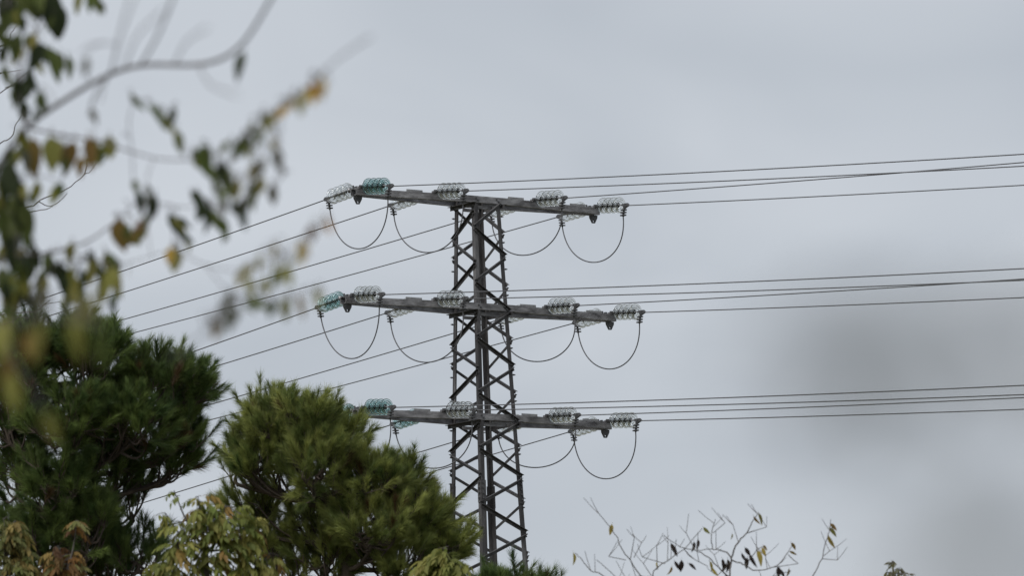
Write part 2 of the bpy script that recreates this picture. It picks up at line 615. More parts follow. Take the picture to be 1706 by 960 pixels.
def orient(d, slope):
    """matrix with +X along the falling line direction and +Z roughly up"""
    x = (d - Z * slope).normalized()
    y = Z.cross(x).normalized()
    z = x.cross(y)
    return Matrix((x, y, z)).transposed().to_4x4()

fits = []
for lv in range(3):
    za = Z_ARM[lv]
    ends_ = {}
    for ip, s in enumerate(PH[lv]):
        for side in 'rl':
            d = -V if side == 'r' else V
            sg = -1 if side == 'r' else 1
            y = sg * (beam_y(lv, s) - 0.02)
            ss = s
            if side == 'l' and ip == 0:
                ss = s + 0.02
            root = BASE + U * ss + V * y + Z * (za + 0.03)
            est = root + d * 0.85
            col, row = (1700, ROW_R[lv][ip]) if side == 'r' else ROW_L[lv][ip]
            k = fit_slope(root, d, col, row, SAG2)
            # the string carries on the line of the wire
            R_ = orient(d, k)
            where = PN[ip]
            tint = 'teal' if (lv, ip, side) in TEAL else 'clear'
            way = 'pulling right towards the viewer' if side == 'r' else 'pulling down to the left'
            st = thing('insulator_string', root, f'{tint} glass disc insulator string at {where} of {LV[lv]} crossarm, {way}', 'insulator', 'glass insulator strings on the tower')
            st.rotation_euler = R_.to_euler()
            link('shackle', shackle_me, st)
            x0 = 0.165
            for q in range(4):
                dm = link('glass_disc', disc_me[('grey' if tint == 'clear' and (lv * 5 + ip * 3 + q) % 7 in (0, 3) else tint) + '_glass'], st, Matrix.Translation((x0 + q * PITCH_D, 0, 0)))
                link('metal_cap', cap_me, dm)
            xc = x0 + 4 * PITCH_D - 0.005
            cl = link('dead_end_clamp', clamp_me, st, Matrix.Translation((xc, 0, 0)))
            for q, zz in enumerate((-0.08, -0.122, -0.164)):
                link('u_bolt', ubolt_me, cl, Matrix.Translation((0.062 - 0.08 * (zz / -0.165) * 0.2, 0, zz)) @ Matrix.Rotation(-0.15, 4, 'Y'))
            R3 = R_.to_3x3()
            wire0 = root + R3 @ Vector((xc + CLAMP_END, 0, -0.01))
            jump0 = root + R3 @ Vector((xc + 0.046, 0, -0.18))
            jdir = (R3 @ Vector((-0.14, 0, -1))).normalized()
            ends_[(ip, side)] = (jump0, jdir)
            k2 = fit_slope(wire0, d, col, row, SAG2)
            fits.append((lv, ip, side, round(k2, 4)))
            pts = []
            length = 70.0 if side == 'r' else 110.0
            for q in range(61):
                t = length * (q / 60) ** 1.3
                pts.append(wire0 + d * t + Z * (-k2 * t + SAG2 * t * t))
            run = 'running off to the right' if side == 'r' else 'running away down to the left'
            m_ = MB().tube(rel(wire0, pts), 0.0088, 8)
            wo_ = link('conductor_wire', m_.mesh('conductor_wire', M['cable'], True))
            wo_.location = wire0
            tag(wo_, f'thin dark conductor wire {run} from {where} of {LV[lv]} crossarm', 'power line', 'conductor wires strung from the tower')
    DROP = [(1.03, 1.02, 0.91, 0.99), (1.08, 1.1, 0.92, 0.96), (1.02, 0.9, 0.82, 0.97)][lv]
    for ip in range(4):
        (a, da), (b, db) = ends_[(ip, 'l')], ends_[(ip, 'r')]
        rg = random.Random(lv * 7 + ip)
        c1 = a + da * DROP[ip] * (0.93 + rg.uniform(-0.05, 0.05)) - (b - a) * rg.uniform(-0.02, 0.05)
        c2 = b + db * DROP[ip] * (0.95 + rg.uniform(-0.05, 0.05)) + (b - a) * rg.uniform(0.14, 0.24)
        pts = []
        for q in range(33):
            t = q / 32
            pts.append(a * (1 - t) ** 3 + c1 * 3 * t * (1 - t) ** 2 + c2 * 3 * t * t * (1 - t) + b * t ** 3)
        m_ = MB().tube(rel(a, pts), 0.0098, 8)
        jo = link('jumper_cable', m_.mesh('jumper_cable', M['cable'], True))
        jo.location = a
        tag(jo, f'slack jumper cable looping under {PN[ip]} of {LV[lv]} crossarm', 'cable', 'jumper cables looping under the crossarms')

# ------------------------------------------------------------------ pines
def make_pine(seed, d, trunk_px, lobes, label, cols, needle=0.15, density=1.55, per_shoot=170, spread_k=0.93):
    """lobes: (px, py, rx, ry, depth offset m, shoots)"""
    rg = random.Random(seed)
    s = d / FPX
    top = at(trunk_px[0][0], trunk_px[0][1], d)
    base = at(trunk_px[-1][0], trunk_px[-1][1], d)
    foot = Vector((base.x, base.y, 0))
    root = thing('pine_tree', foot, label, 'pine tree', 'pine trees in front of the tower')
    tp = [at(x, y, d) for x, y in trunk_px]
    tp = smooth_path(tp + [foot + (tp[-1] - foot) * 0.45 + Vector((0.15, 0.1, 0)), foot], 4)
    n = len(tp)
    m_ = MB().tube(rel(foot, tp), [0.03 + 0.12 * (i / (n - 1)) ** 0.9 for i in range(n)], 9)
    link('trunk', m_.mesh('trunk', M['pine_bark'], True), root)
    fw = (ROT @ Vector((0, 0, -1)))
    for (lx, ly, rx, ry, dz, cnt) in lobes:
        ly += 16
        c = at(lx, ly, d) + fw * dz
        rx, ry = rx * spread_k, ry * spread_k
        Rx, Ry, Rd = rx * s, ry * s, (rx + ry) / 2 * s
        # limb from the trunk, leaving it lower down
        tgt = c - Vector((0, 0, 1)) * Ry * 0.5
        best = min(tp, key=lambda q: (q - tgt).length + (2.0 if q.z > tgt.z - 0.15 else 0) )
        limb = smooth_path([best, best.lerp(tgt, 0.5) - Z * 0.08, tgt, c], 4)
        bm_ = MB()
        bm_.tube(rel(foot, limb), [0.034 - 0.02 * i / (len(limb) - 1) for i in range(len(limb))], 6)
        nb = MB()
        cols_out = []
        cnt = int(cnt * density)
        nsub = max(6, cnt // 7)
        for k in range(nsub):
            # sub-branch to the shell of the lobe
            while True:
                v = Vector((rg.uniform(-1, 1), rg.uniform(-1, 1), rg.uniform(-1, 1)))
                if 0.2 < v.length < 1:
                    break
            v.normalize()
            if v.z < -0.45 and rg.random() < 0.6:
                v.z = -v.z
            rr = rg.uniform(0.62, 0.92)
            e = c + (ROT @ Vector((v.x * Rx * rr, 0, 0))) + Z * (v.z * Ry * rr) + fw * (v.y * Rd * rr)
            st_ = limb[rg.randint(len(limb) // 3, len(limb) - 1)]
            midp = st_.lerp(e, 0.55) - Z * rg.uniform(0.02, 0.12)
            sub = smooth_path([st_, midp, e], 5)
            bm_.tube(rel(foot, sub), [0.018 - 0.011 * i / (len(sub) - 1) for i in range(len(sub))], 5, False)
            ns = max(4, cnt // nsub)
            outw = (e - st_).normalized()
            tone = rg.random()
            for q in range(ns):
                tpos = 1.0 if q == 0 else (rg.uniform(0.85, 1.0) if rg.random() < 0.74 else rg.uniform(0.35, 1.0))
                i_ = int(tpos * (len(sub) - 1))
                p0 = sub[i_]
                ax = (outw * rg.uniform(0.3, 0.9) + Z * rg.uniform(0.3, 0.9) + Vector((rg.gauss(0, .45), rg.gauss(0, .45), rg.gauss(0, .25)))).normalized()
                Ls = rg.uniform(0.16, 0.34)
                p0 = p0 + Vector((rg.gauss(0, .04), rg.gauss(0, .04), rg.gauss(0, .03)))
                p1 = p0 + ax * Ls + Z * Ls * 0.15
                bm_.tube(rel(foot, [sub[i_], p0.lerp(p1, 0.4), p1]), [0.007, 0.006, 0.004], 4, False)
                a_ = ax.orthogonal().normalized()
                b_ = ax.cross(a_)
                tone2 = min(1, max(0, tone * 0.3 + rg.random() * 0.8 - 0.05))
                col = [cols[0][j] * (1 - tone2) + cols[1][j] * tone2 for j in range(3)]
                if rg.random() < 0.03:
                    col = [0.11, 0.07, 0.03]
                for w in range(per_shoot):
                    u = 0.25 + 0.75 * rg.random() ** 0.7
                    o_ = p0.lerp(p1, u)
                    ph = rg.uniform(0, 6.283)
                    spread = rg.uniform(0.15, 1.0) * (1.15 - 0.4 * u)
                    dr = (ax + (a_ * math.cos(ph) + b_ * math.sin(ph)) * spread)
                    dr.normalize()
                    ln = needle * rg.uniform(0.65, 1.08)
                    tip = o_ + dr * ln - Z * (ln * rg.uniform(0.0, 0.16))
                    sd = dr.cross(Vector((rg.gauss(0, 1), rg.gauss(0, 1), rg.gauss(0, 1)))).normalized() * 0.0023
                    r0 = len(nb.v)
                    nb.v += [o_ - sd - foot, o_ + sd - foot, tip - foot]
                    nb.f.append((r0, r0 + 1, r0 + 2))
                    j = rg.uniform(0.82, 1.18)
                    cols_out.append((col[0] * j, col[1] * j, col[2] * j, 1.0))
        bo = link('limb', bm_.mesh('limb', M['pine_bark']), root)
        me = nb.mesh('needle_clump', M['needle'])
        at_ = me.color_attributes.new('tint', 'FLOAT_COLOR', 'POINT')
        flat = []
        for c4 in cols_out:
            flat += list(c4) * 3
        at_.data.foreach_set('color', flat)
        no = link('needle_clump', me, bo)
        no['kind'] = 'stuff'
    return root

GREEN_D = ((0.042, 0.078, 0.024), (0.17, 0.225, 0.062))
GREEN_L = ((0.078, 0.118, 0.034), (0.32, 0.345, 0.1))
make_pine(11, 63.0, [(120, 640), (118, 760), (112, 900), (108, 1000)],
    [(40, 578, 60, 42, -.1, 100), (125, 572, 62, 38, 0.1, 100), (60, 610, 70, 62, 0.0, 120), (150, 590, 70, 50, -.15, 110), (238, 630, 68, 48, 0.1, 110), (305, 640, 48, 50, 0.0, 85),
     (20, 690, 65, 70, -.2, 110), (110, 690, 80, 60, -.45, 120), (210, 700, 80, 58, -.3, 120), (300, 715, 55, 42, 0.1, 70),
     (30, 790, 60, 55, 0.1, 70), (190, 775, 70, 45, 0.2, 75), (275, 765, 60, 36, 0.3, 55), (110, 830, 60, 55, .35, 60), (100, 800, 62, 50, -.5, 80), (150, 870, 62, 48, -.45, 80), (70, 880, 55, 50, -.4, 70), (215, 840, 55, 40, .4, 45),
     (25, 890, 60, 50, .4, 60), (120, 920, 70, 50, .3, 60), (225, 915, 60, 52, .1, 80), (170, 960, 80, 50, .4, 60)],
    'broad dark green pine on the left under the overhanging branch', GREEN_D, spread_k=0.97)
make_pine(23, 66.0, [(560, 720), (565, 800), (575, 900), (580, 1010)],
    [(455, 700, 60, 52, 0.0, 110), (515, 700, 52, 50, -.2, 100), (566, 742, 42, 50, .05, 90), (440, 765, 58, 55, -.1, 95), (530, 770, 70, 60, -.45, 120),
     (610, 790, 60, 55, -.2, 95), (668, 810, 42, 48, .1, 80), (395, 770, 24, 50, .2, 40), (690, 860, 55, 45, .15, 80), (742, 890, 38, 40, .25, 60), (620, 870, 70, 50, -.4, 105),
     (520, 860, 60, 45, .3, 60), (420, 850, 55, 45, .3, 65), (545, 925, 70, 50, .1, 90), (660, 930, 65, 50, -.1, 90), (460, 930, 60, 50, .3, 70), (735, 935, 42, 40, .3, 50)],
    'yellowish green pine in the middle, covering the left foot of the tower', GREEN_L)
make_pine(37, 70.0, [(850, 1005), (850, 1025), (852, 1050)],
    [(850, 987, 46, 34, 0.0, 90), (900, 989, 26, 30, 0.1, 50), (812, 996, 26, 34, -.1, 50)],
    'tip of a small green pine at the foot of the tower, bottom edge', GREEN_D, 0.15)

# ------------------------------------------------------------------ broad-leaved trees: shared leaf meshes
def leaf_mesh(width, curl, fold, name='leaf', n=7, skew=0.0):
    """unit leaf, base at origin, tip at +Y, upper face +Z"""
    m_ = MB()
    for i in range(n + 1):
        t = i / n
        w = width * (math.sin(math.pi * t ** 0.8) ** 0.85) * (1 - 0.25 * t) + 0.004
        z = -curl * t * t
        cx = skew * math.sin(math.pi * t)
        m_.v += [Vector((cx - w, t, z + fold * w)), Vector((cx, t, z)), Vector((cx + w, t, z + fold * w))]
    for i in range(n):
        a = i * 3
        m_.f += [(a, a + 1, a + 4, a + 3), (a + 1, a + 2, a + 5, a + 4)]
    m_.tube([Vector((0, -0.16, 0.03)), Vector((0, 0.0, 0))], 0.012, 4, False)
    return m_.mesh(name, M['leaf'], True)
LEAF = [leaf_mesh(0.21, 0.12, 0.35), leaf_mesh(0.25, 0.25, 0.2, skew=0.05), leaf_mesh(0.17, 0.3, 0.5, skew=-0.06), leaf_mesh(0.28, 0.08, 0.25)]

def compound_mesh(pairs, length, droop, seed):
    """pinnate leaf: arching rachis along +Y with hanging leaflets"""
    rg = random.Random(seed)
    m_ = MB()
    axis = []
    for i in range(pairs + 2):
        t = i / (pairs + 1)
        axis.append(Vector((0, t * (1 - 0.25 * t), 0.22 * t - 0.75 * droop * t * t)))
    m_.tube(axis, 0.009, 3, False)
    for i in range(1, pairs + 2):
        p = axis[i]
        for sd in ((-1, 1) if i <= pairs else (0,)):
            out = Vector((sd * rg.uniform(0.5, 0.8), rg.uniform(0.25, 0.6) if sd else 0.5, -rg.uniform(0.5, 1.0) * (0.4 + droop))).normalized()
            ln = length * rg.uniform(0.75, 1.1)
            wd = ln * rg.uniform(0.17, 0.23)
            side = out.cross(Vector((0, 0.2, 1))).normalized()
            nm = side.cross(out)
            r0 = len(m_.v)
            q = p + out * 0.03
            m_.v += [q, q + out * ln * 0.35 + side * wd + nm * 0.02, q + out * ln * 0.35 - side * wd + nm * 0.02, q + out * ln * 0.38 + nm * 0.0,
                     q + out * ln * 0.72 + side * wd * 0.75 - Z * ln * 0.06, q + out * ln * 0.72 - side * wd * 0.75 - Z * ln * 0.06, q + out * ln * 0.74 - nm * 0.02 - Z * ln * 0.06, q + out * ln - Z * ln * 0.2]
            for f in ((0, 3, 1), (0, 2, 3), (1, 3, 6, 4), (3, 2, 5, 6), (4, 6, 7), (6, 5, 7)):
                m_.f.append(tuple(r0 + k for k in f))
    return m_.mesh('leaf', M['leaf'])
CLEAF = [compound_mesh(4, 0.42, 0.9, 1), compound_mesh(5, 0.4, 1.1, 2), compound_mesh(3, 0.5, 0.7, 3), compound_mesh(4, 0.45, 1.25, 4)]

C = {'dark': (0.034, 0.046, 0.02), 'green': (0.1, 0.125, 0.036), 'olive': (0.25, 0.235, 0.062), 'pale': (0.32, 0.29, 0.12), 'brown': (0.22, 0.145, 0.045),
     'ochre': (0.6, 0.4, 0.08), 'orange': (0.58, 0.29, 0.06), 'rust': (0.17, 0.095, 0.038), 'yellow': (0.42, 0.33, 0.08), 'grey': (0.13, 0.13, 0.095), 'dead': (0.045, 0.034, 0.03)}

def put_leaf(root, base, dirv, length, col, rg, face=None, tilt=45, mesh=None):
    y = dirv.normalized()
    nrm = face if face is not None else ROT @ Vector((0, 0, 1))
    z = (nrm - y * nrm.dot(y)).normalized()
    x = y.cross(z)
    R = Matrix((x, y, z)).transposed() @ Matrix.Rotation(math.radians(rg.uniform(-tilt, tilt)), 3, 'Y') @ Matrix.Rotation(math.radians(rg.uniform(-15, 15)), 3, 'X')
    o = link('leaf', mesh or rg.choice(LEAF), root)
    o.matrix_local = Matrix.Translation(base - root.location) @ R.to_4x4() @ Matrix.Scale(length, 4)
    j = rg.uniform(0.8, 1.2)
    o.color = (col[0] * j, col[1] * j * rg.uniform(0.94, 1.06), col[2] * j, 1)
    return o

def branch_part(root, pts, r0, r1, mat='bark', n=6, name='branch'):
    k = len(pts)
    m_ = MB().tube(rel(root.location, pts), [r0 + (r1 - r0) * i / (k - 1) for i in range(k)], n)
    return link(name, m_.mesh(name, M[mat], True), root)

# ---- the tree whose branches overhang the picture at upper left
rg = random.Random(5)
DN = 14.5
tr0 = at(-420, 300, DN + 0.3)
near = thing('overhanging_tree', Vector((tr0.x, tr0.y, 0)), 'blurred near tree with green and brown leaves hanging into the upper left', 'tree')
trunk_pts = smooth_path([Vector((tr0.x, tr0.y, 0)), Vector((tr0.x + 0.05, tr0.y, 1.6)), Vector((tr0.x - 0.03, tr0.y + .05, 3.0)), at(-380, -150, DN + .3), at(-300, -500, DN + 0.2)], 5)
branch_part(near, trunk_pts, 0.11, 0.045, n=10, name='trunk')
fork = trunk_pts[11]
BR = []
def nb(pxs, d0, d1, r0, r1, from_trunk=False):
    k = len(pxs)
    d0, d1, r0, r1 = d0 * 1.12, d1 * 1.12, r0 * 0.66, r1 * 0.7
    pts = [at(x, y, d0 + (d1 - d0) * i / max(1, k - 1)) for i, (x, y) in enumerate(pxs)]
    if from_trunk:
        st = min(trunk_pts, key=lambda q: (q - pts[0]).length + (1 if q.z > pts[0].z else 0))
        pts = [st] + pts
    pts = smooth_path(pts, 5)
    branch_part(near, pts, r0, r1)
    BR.append(pts)
    return pts
S = 1 / 650.0
nb([(-60, 330), (0, 272), (45, 212), (110, 165), (180, 125), (240, 108), (340, 106), (400, 76), (450, 0), (480, -60)], 14.0, 10.5, .012, .0045, True)
nb([(45, 212), (100, 225), (160, 234), (220, 253), (270, 265), (335, 266)], 13.9, 12.0, .006, .0025)
nb([(235, 108), (262, 60), (290, -10), (300, -60)], 11.4, 9.0, .0045, .003)
nb([(185, 122), (200, 60), (222, -10)], 11.6, 7.5, .0035, .0025)
nb([(207, 115), (228, 60), (275, 15)], 11.4, 7.5, .003, .002)
nb([(290, 107), (310, 70), (345, 45)], 11.2, 7.5, .0028, .002)
nb([(330, 108), (350, 140), (395, 158)], 11.0, 7.5, .0028, .002)
nb([(45, 212), (32, 150), (40, 90), (70, 40), (95, -20)], 14.0, 14.5, .006, .003)
nb([(40, 95), (85, 92), (120, 100)], 14.3, 14.3, .003, .0015)
nb([(-60, 445), (6, 431), (60, 425), (106, 416), (150, 400), (190, 372)], 14.0, 14.0, .010, .003, True)
nb([(190, 372), (235, 335), (300, 345), (345, 340)], 14.0, 13.0, .003, .0015)
nb([(335, 266), (370, 275), (410, 300), (455, 318)], 12.0, 11.5, .0025, .0012)
nb([(220, 253), (215, 200), (232, 165), (285, 185)], 12.5, 12.5, .0025, .0012)
nb([(335, 266), (390, 240), (450, 195), (520, 140), (560, 100), (618, 60)], 12.0, 8.0, .0028, .002)
nb([(106, 416), (150, 430), (200, 440), (290, 415)], 14.0, 13.0, .003, .0014)
nb([(-60, 560), (20, 520), (60, 470), (100, 440), (150, 435)], 14.0, 14.2, .008, .003, True)
nb([(290, 415), (340, 440), (400, 450), (470, 425), (550, 370)], 13.0, 9.0, .0024, .001)
nb([(340, 440), (390, 490), (470, 500), (540, 490)], 12.0, 9.5, .002, .001)
nb([(390, 490), (370, 530), (335, 560), (285, 600)], 11.0, 6.5, .0022, .0022)
nb([(-60, 330), (-20, 300), (10, 290), (30, 300)], 14.0, 14.0, .007, .003)
nb([(-80, 620), (0, 560), (60, 530), (160, 540)], 9.0, 6.4, .005, .002, True)
nb([(0, 560), (30, 610), (75, 680)], 8.1, 7.0, .003, .001)
nb([(-60, -20), (10, -25), (90, -20), (170, -15)], 14.5, 14.2, .007, .003, True)

# measured leaves: column, row, length, heading, colour, distance
NL = [
 (90, 25, 78, 80, 'dark', 14.5), (100, 48, 50, 100, 'dark', 14.5), (40, 8, 60, 60, 'green', 14.5), (14, 16, 60, 110, 'dark', 14.5), (62, 10, 55, 95, 'dark', 14.3), (8, 40, 40, 100, 'green', 14), (28, 32, 42, 85, 'green', 14),
 (131, 6, 40, 95, 'olive', 13), (163, 8, 38, 75, 'green', 13), (150, 2, 38, 120, 'green', 13), (27, 80, 48, 100, 'green', 14), (60, 94, 48, 105, 'dark', 14), (92, 110, 58, 70, 'green', 14), (80, 95, 50, 50, 'dark', 14), (117, 113, 38, 90, 'green', 14), (143, 112, 34, 85, 'grey', 9),
 (24, 155, 48, 95, 'green', 13), (46, 152, 46, 110, 'dark', 14), (70, 172, 40, 80, 'green', 13), (8, 128, 40, 80, 'green', 14), (40, 188, 38, 95, 'dark', 14),
 (228, 173, 40, 55, 'green', 12.5), (262, 194, 46, 48, 'green', 12.5), (287, 196, 34, 100, 'dark', 12.5), (300, 238, 36, 85, 'green', 12), (290, 222, 30, 80, 'olive', 12), (157, 195, 30, 70, 'grey', 9),
 (403, 112, 52, 95, 'dark', 12),
 (56, 264, 66, 88, 'brown', 13.5), (38, 266, 52, 85, 'grey', 13), (86, 258, 60, 92, 'olive', 13.5), (116, 264, 56, 98, 'brown', 13.5), (150, 258, 58, 88, 'brown', 13.5), (160, 254, 48, 80, 'olive', 13.5), (182, 250, 46, 95, 'olive', 13.5), (38, 235, 40, 80, 'olive', 13.5), (100, 254, 38, 90, 'pale', 10),
 (340, 268, 52, 75, 'green', 12), (350, 285, 40, 65, 'green', 12), (381, 306, 58, 65, 'green', 12), (372, 290, 40, 60, 'dark', 12), (392, 318, 40, 95, 'olive', 12), (419, 328, 48, 105, 'green', 11.5), (405, 350, 42, 95, 'dark', 11.5), (407, 368, 30, 85, 'dark', 11.5), (455, 326, 34, 90, 'grey', 9), (432, 312, 34, 110, 'olive', 11),
 (337, 345, 50, 65, 'dark', 13), (345, 365, 46, 100, 'dark', 13), (330, 332, 34, 50, 'dark', 13), (370, 385, 44, 80, 'green', 12.5), (362, 368, 36, 60, 'green', 12.5), (372, 345, 34, 95, 'grey', 11),
 (292, 376, 44, 58, 'dark', 13), (303, 400, 50, 66, 'dark', 13), (294, 440, 46, 95, 'pale', 13), (231, 340, 42, 85, 'dark', 13), (253, 348, 46, 95, 'dark', 12), (245, 325, 36, 85, 'grey', 11),
 (198, 396, 58, 92, 'brown', 13.5), (208, 385, 48, 60, 'brown', 13.5), (230, 384, 36, 95, 'rust', 12), (216, 398, 40, 115, 'brown', 13.5), (245, 375, 36, 90, 'grey', 11),
 (117, 423, 36, 100, 'olive', 13.5), (150, 453, 42, 92, 'olive', 13), (187, 448, 60, 70, 'olive', 13), (183, 470, 50, 110, 'olive', 13), (199, 475, 44, 80, 'olive', 13), (100, 460, 46, 85, 'dark', 14), (86, 447, 36, 80, 'grey', 12), (110, 475, 40, 60, 'dark', 14),
 (168, 488, 52, 95, 'olive', 12.5), (128, 488, 50, 85, 'olive', 12.5), (22, 484, 48, 95, 'olive', 13), (40, 478, 40, 80, 'olive', 13), (60, 490, 44, 100, 'green', 13), (8, 470, 50, 85, 'green', 13), (15, 505, 50, 90, 'olive', 12), (138, 520, 46, 85, 'olive', 11), (160, 505, 40, 95, 'olive', 11), (76, 500, 40, 85, 'grey', 11),
 (18, 300, 60, 70, 'dark', 14), (4, 318, 60, 95, 'dark', 14), (36, 330, 56, 80, 'dark', 14), (4, 352, 55, 85, 'brown', 13.5), (32, 365, 58, 85, 'dark', 14), (22, 388, 50, 100, 'green', 14), (14, 382, 60, 95, 'green', 14), (45, 365, 52, 75, 'green', 14), (24, 410, 56, 95, 'dark', 14), (60, 325, 46, 90, 'olive', 13), (90, 328, 40, 95, 'olive', 13), (4, 395, 50, 85, 'green', 14), (28, 350, 46, 100, 'green', 14), (20, 265, 40, 80, 'green', 14),
 (536, 148, 36, 100, 'ochre', 9.5), (522, 160, 34, 95, 'ochre', 9.5), (528, 150, 30, 60, 'orange', 9.5), (512, 162, 30, 110, 'yellow', 9.5), (500, 176, 34, 95, 'pale', 9.5), (469, 188, 32, 125, 'ochre', 10), (482, 174, 30, 110, 'ochre', 10), (460, 192, 28, 120, 'brown', 10), (447, 207, 36, 120, 'olive', 10.5), (438, 200, 30, 95, 'grey', 10.5),
 (422, 220, 36, 80, 'green', 11), (430, 232, 32, 110, 'green', 11), (392, 248, 44, 120, 'green', 11), (405, 240, 36, 115, 'green', 11), (412, 250, 34, 95, 'olive', 11), (386, 262, 30, 105, 'grey', 11), (456, 244, 28, 90, 'pale', 8.5), (463, 266, 34, 85, 'grey', 8.5), (432, 281, 40, 110, 'grey', 8.5), (420, 288, 30, 100, 'pale', 8.5), (470, 285, 26, 90, 'grey', 8),
 (547, 378, 30, 80, 'orange', 8.5), (519, 390, 30, 95, 'rust', 8.5), (504, 422, 38, 105, 'ochre', 9), (494, 430, 30, 120, 'pale', 8.5), (472, 457, 40, 110, 'olive', 10), (462, 466, 34, 125, 'green', 10), (441, 480, 34, 100, 'pale', 9), (416, 482, 40, 90, 'olive', 9.5), (455, 418, 30, 110, 'pale', 8), (430, 440, 32, 95, 'pale', 8), (410, 455, 32, 120, 'pale', 8.5), (397, 468, 30, 100, 'pale', 8.5),
 (416, 514, 32, 75, 'green', 9.5), (432, 508, 34, 30, 'green', 9.5), (453, 517, 34, 95, 'green', 9.5), (477, 516, 40, 95, 'olive', 9.5), (500, 513, 38, 92, 'brown', 9.5), (528, 500, 36, 100, 'pale', 8.5), (381, 503, 34, 110, 'grey', 9), (387, 534, 40, 100, 'grey', 9), (372, 520, 30, 80, 'grey', 9), (362, 554, 34, 105, 'brown', 9), (356, 538, 26, 60, 'grey', 9), (395, 520, 28, 70, 'grey', 9),
 (62, 572, 70, 95, 'olive', 8), (50, 580, 50, 80, 'brown', 8), (128, 566, 84, 85, 'olive', 8.2), (165, 592, 60, 92, 'green', 8), (22, 655, 66, 85, 'olive', 8), (88, 715, 60, 62, 'olive', 9), (8, 570, 70, 95, 'olive', 8.5), (10, 620, 56, 105, 'brown', 8),
]
allpts = [(p, project(p), -(ROT.transposed() @ (p - CAM)).z) for b in BR for p in b]
NX = []
for (x, y, ln, hd, ck, d) in NL:                     # smaller leaves beside the measured ones
    k = (3 if x > 330 and (y < 300 or y > 400) else 2) if y < 540 and not (x > 380 and y < 130) else 0
    for q in range(k):
        if rg.random() < 0.72:
            NX.append((x + rg.uniform(-20, 20), y + rg.uniform(-14, 16), ln * rg.uniform(0.45, 0.75), hd + rg.uniform(-25, 25), rg.choice((ck, ck, 'olive', 'green') if ck not in ('ochre', 'orange', 'yellow', 'pale') else (ck, 'ochre', 'yellow')), d))
for q in range(46):
    x_ = abs(rg.gauss(0, 34)); y_ = rg.choice((rg.uniform(0, 200), rg.uniform(280, 440), rg.uniform(430, 530)))
    NX.append((x_, y_, rg.uniform(30, 48), rg.uniform(70, 110), rg.choice(('green', 'green', 'olive', 'dark', 'dark')), 14))
for q in range(26):
    x_ = rg.uniform(10, 220)
    NX.append((x_, 430 + rg.uniform(0, 80), rg.uniform(26, 42), rg.uniform(70, 110), rg.choice(('green', 'olive', 'olive', 'dark')), 14))
NX.sort(key=lambda t: -t[2])
twigs, extra, extra_col = MB(), MB(), []
for il, (x, y, ln, hd, ck, d) in enumerate(NL + NX):
    ln *= 1.06
    hd += rg.uniform(-8, 8)
    dv = (img_dir(hd) + (ROT @ Vector((0, 0, 1))) * rg.uniform(-0.3, 0.3)).normalized()
    # hang the leaf from the twig that passes nearest above it
    a_ = math.radians(hd)
    bx_, by_ = x - math.cos(a_) * ln * .5, y - math.sin(a_) * ln * .5
    q, _, dq = min(allpts, key=lambda t: (t[1][0] - bx_) ** 2 + (t[1][1] - by_) ** 2 + 400 * (t[2] - d) ** 2)
    d = dq + rg.uniform(-0.25, 0.25)
    L = ln * d / FPX
    base = at(bx_, by_, d)
    lf = put_leaf(near, base, dv, L, C[ck], rg, tilt=32)
    if il >= 300:                                     # the smallest ones are joined
        off_ = len(extra.v)
        extra.v += [lf.matrix_local @ v.co for v in lf.data.vertices]
        extra.f += [tuple(off_ + k for k in p.vertices) for p in lf.data.polygons]
        extra_col += list(lf.color) * len(lf.data.vertices)
        bpy.data.objects.remove(lf)
    pet = base - dv * L * 0.15
    if (q - pet).length > 0.004:
        lp = smooth_path([q, q.lerp(pet, 0.6) + Z * 0.012, pet], 3)
        twigs.tube(rel(near.location, lp), .0013, 4, False)

two = link('leaf_stalks', twigs.mesh('leaf_stalks', M['bark']), near)
two['kind'] = 'stuff'
if extra.v:
    me = extra.mesh('small_leaves', M['leaf_mixed'], True)
    me.color_attributes.new('tint', 'FLOAT_COLOR', 'POINT').data.foreach_set('color', extra_col)
    link('small_leaves', me, near)['kind'] = 'stuff'

# ---- bare twigs reaching in from a tree farther off on the left
DB = 60.0
b0 = at(-330, 400, DB)
bare_l = thing('bare_tree', Vector((b0.x, b0.y, 0)), 'bare tree mostly off the left edge with thin sharp twigs reaching in', 'tree', 'leafless trees')
bt = smooth_path([Vector((b0.x, b0.y, 0)), Vector((b0.x + .1, b0.y, 4)), Vector((b0.x, b0.y, 8)), at(-330, 300, DB), at(-310, 60, DB)], 5)
branch_part(bare_l, bt, 0.13, 0.03, n=8, name='trunk')
def far_twig(root, trunk, pxs, d, r0, r1, join=True, rgx=random):
    pts = [at(x, y, d) for x, y in pxs]
    if join:
        st = min(trunk, key=lambda q: (q - pts[0]).length + (1.5 if q.z > pts[0].z else 0))
        pts = [st] + pts
    # small kinks so that the twig is not a clean curve
    pts = smooth_path(pts, 4)
    pts = [p + Vector((rgx.gauss(0, 1), rgx.gauss(0, 1), rgx.gauss(0, 1))) * (r0 * 0.5) if 0 < i < len(pts) - 1 else p for i, p in enumerate(pts)]
    branch_part(root, pts, r0, r1, n=5)
    return pts
rg2 = random.Random(8)
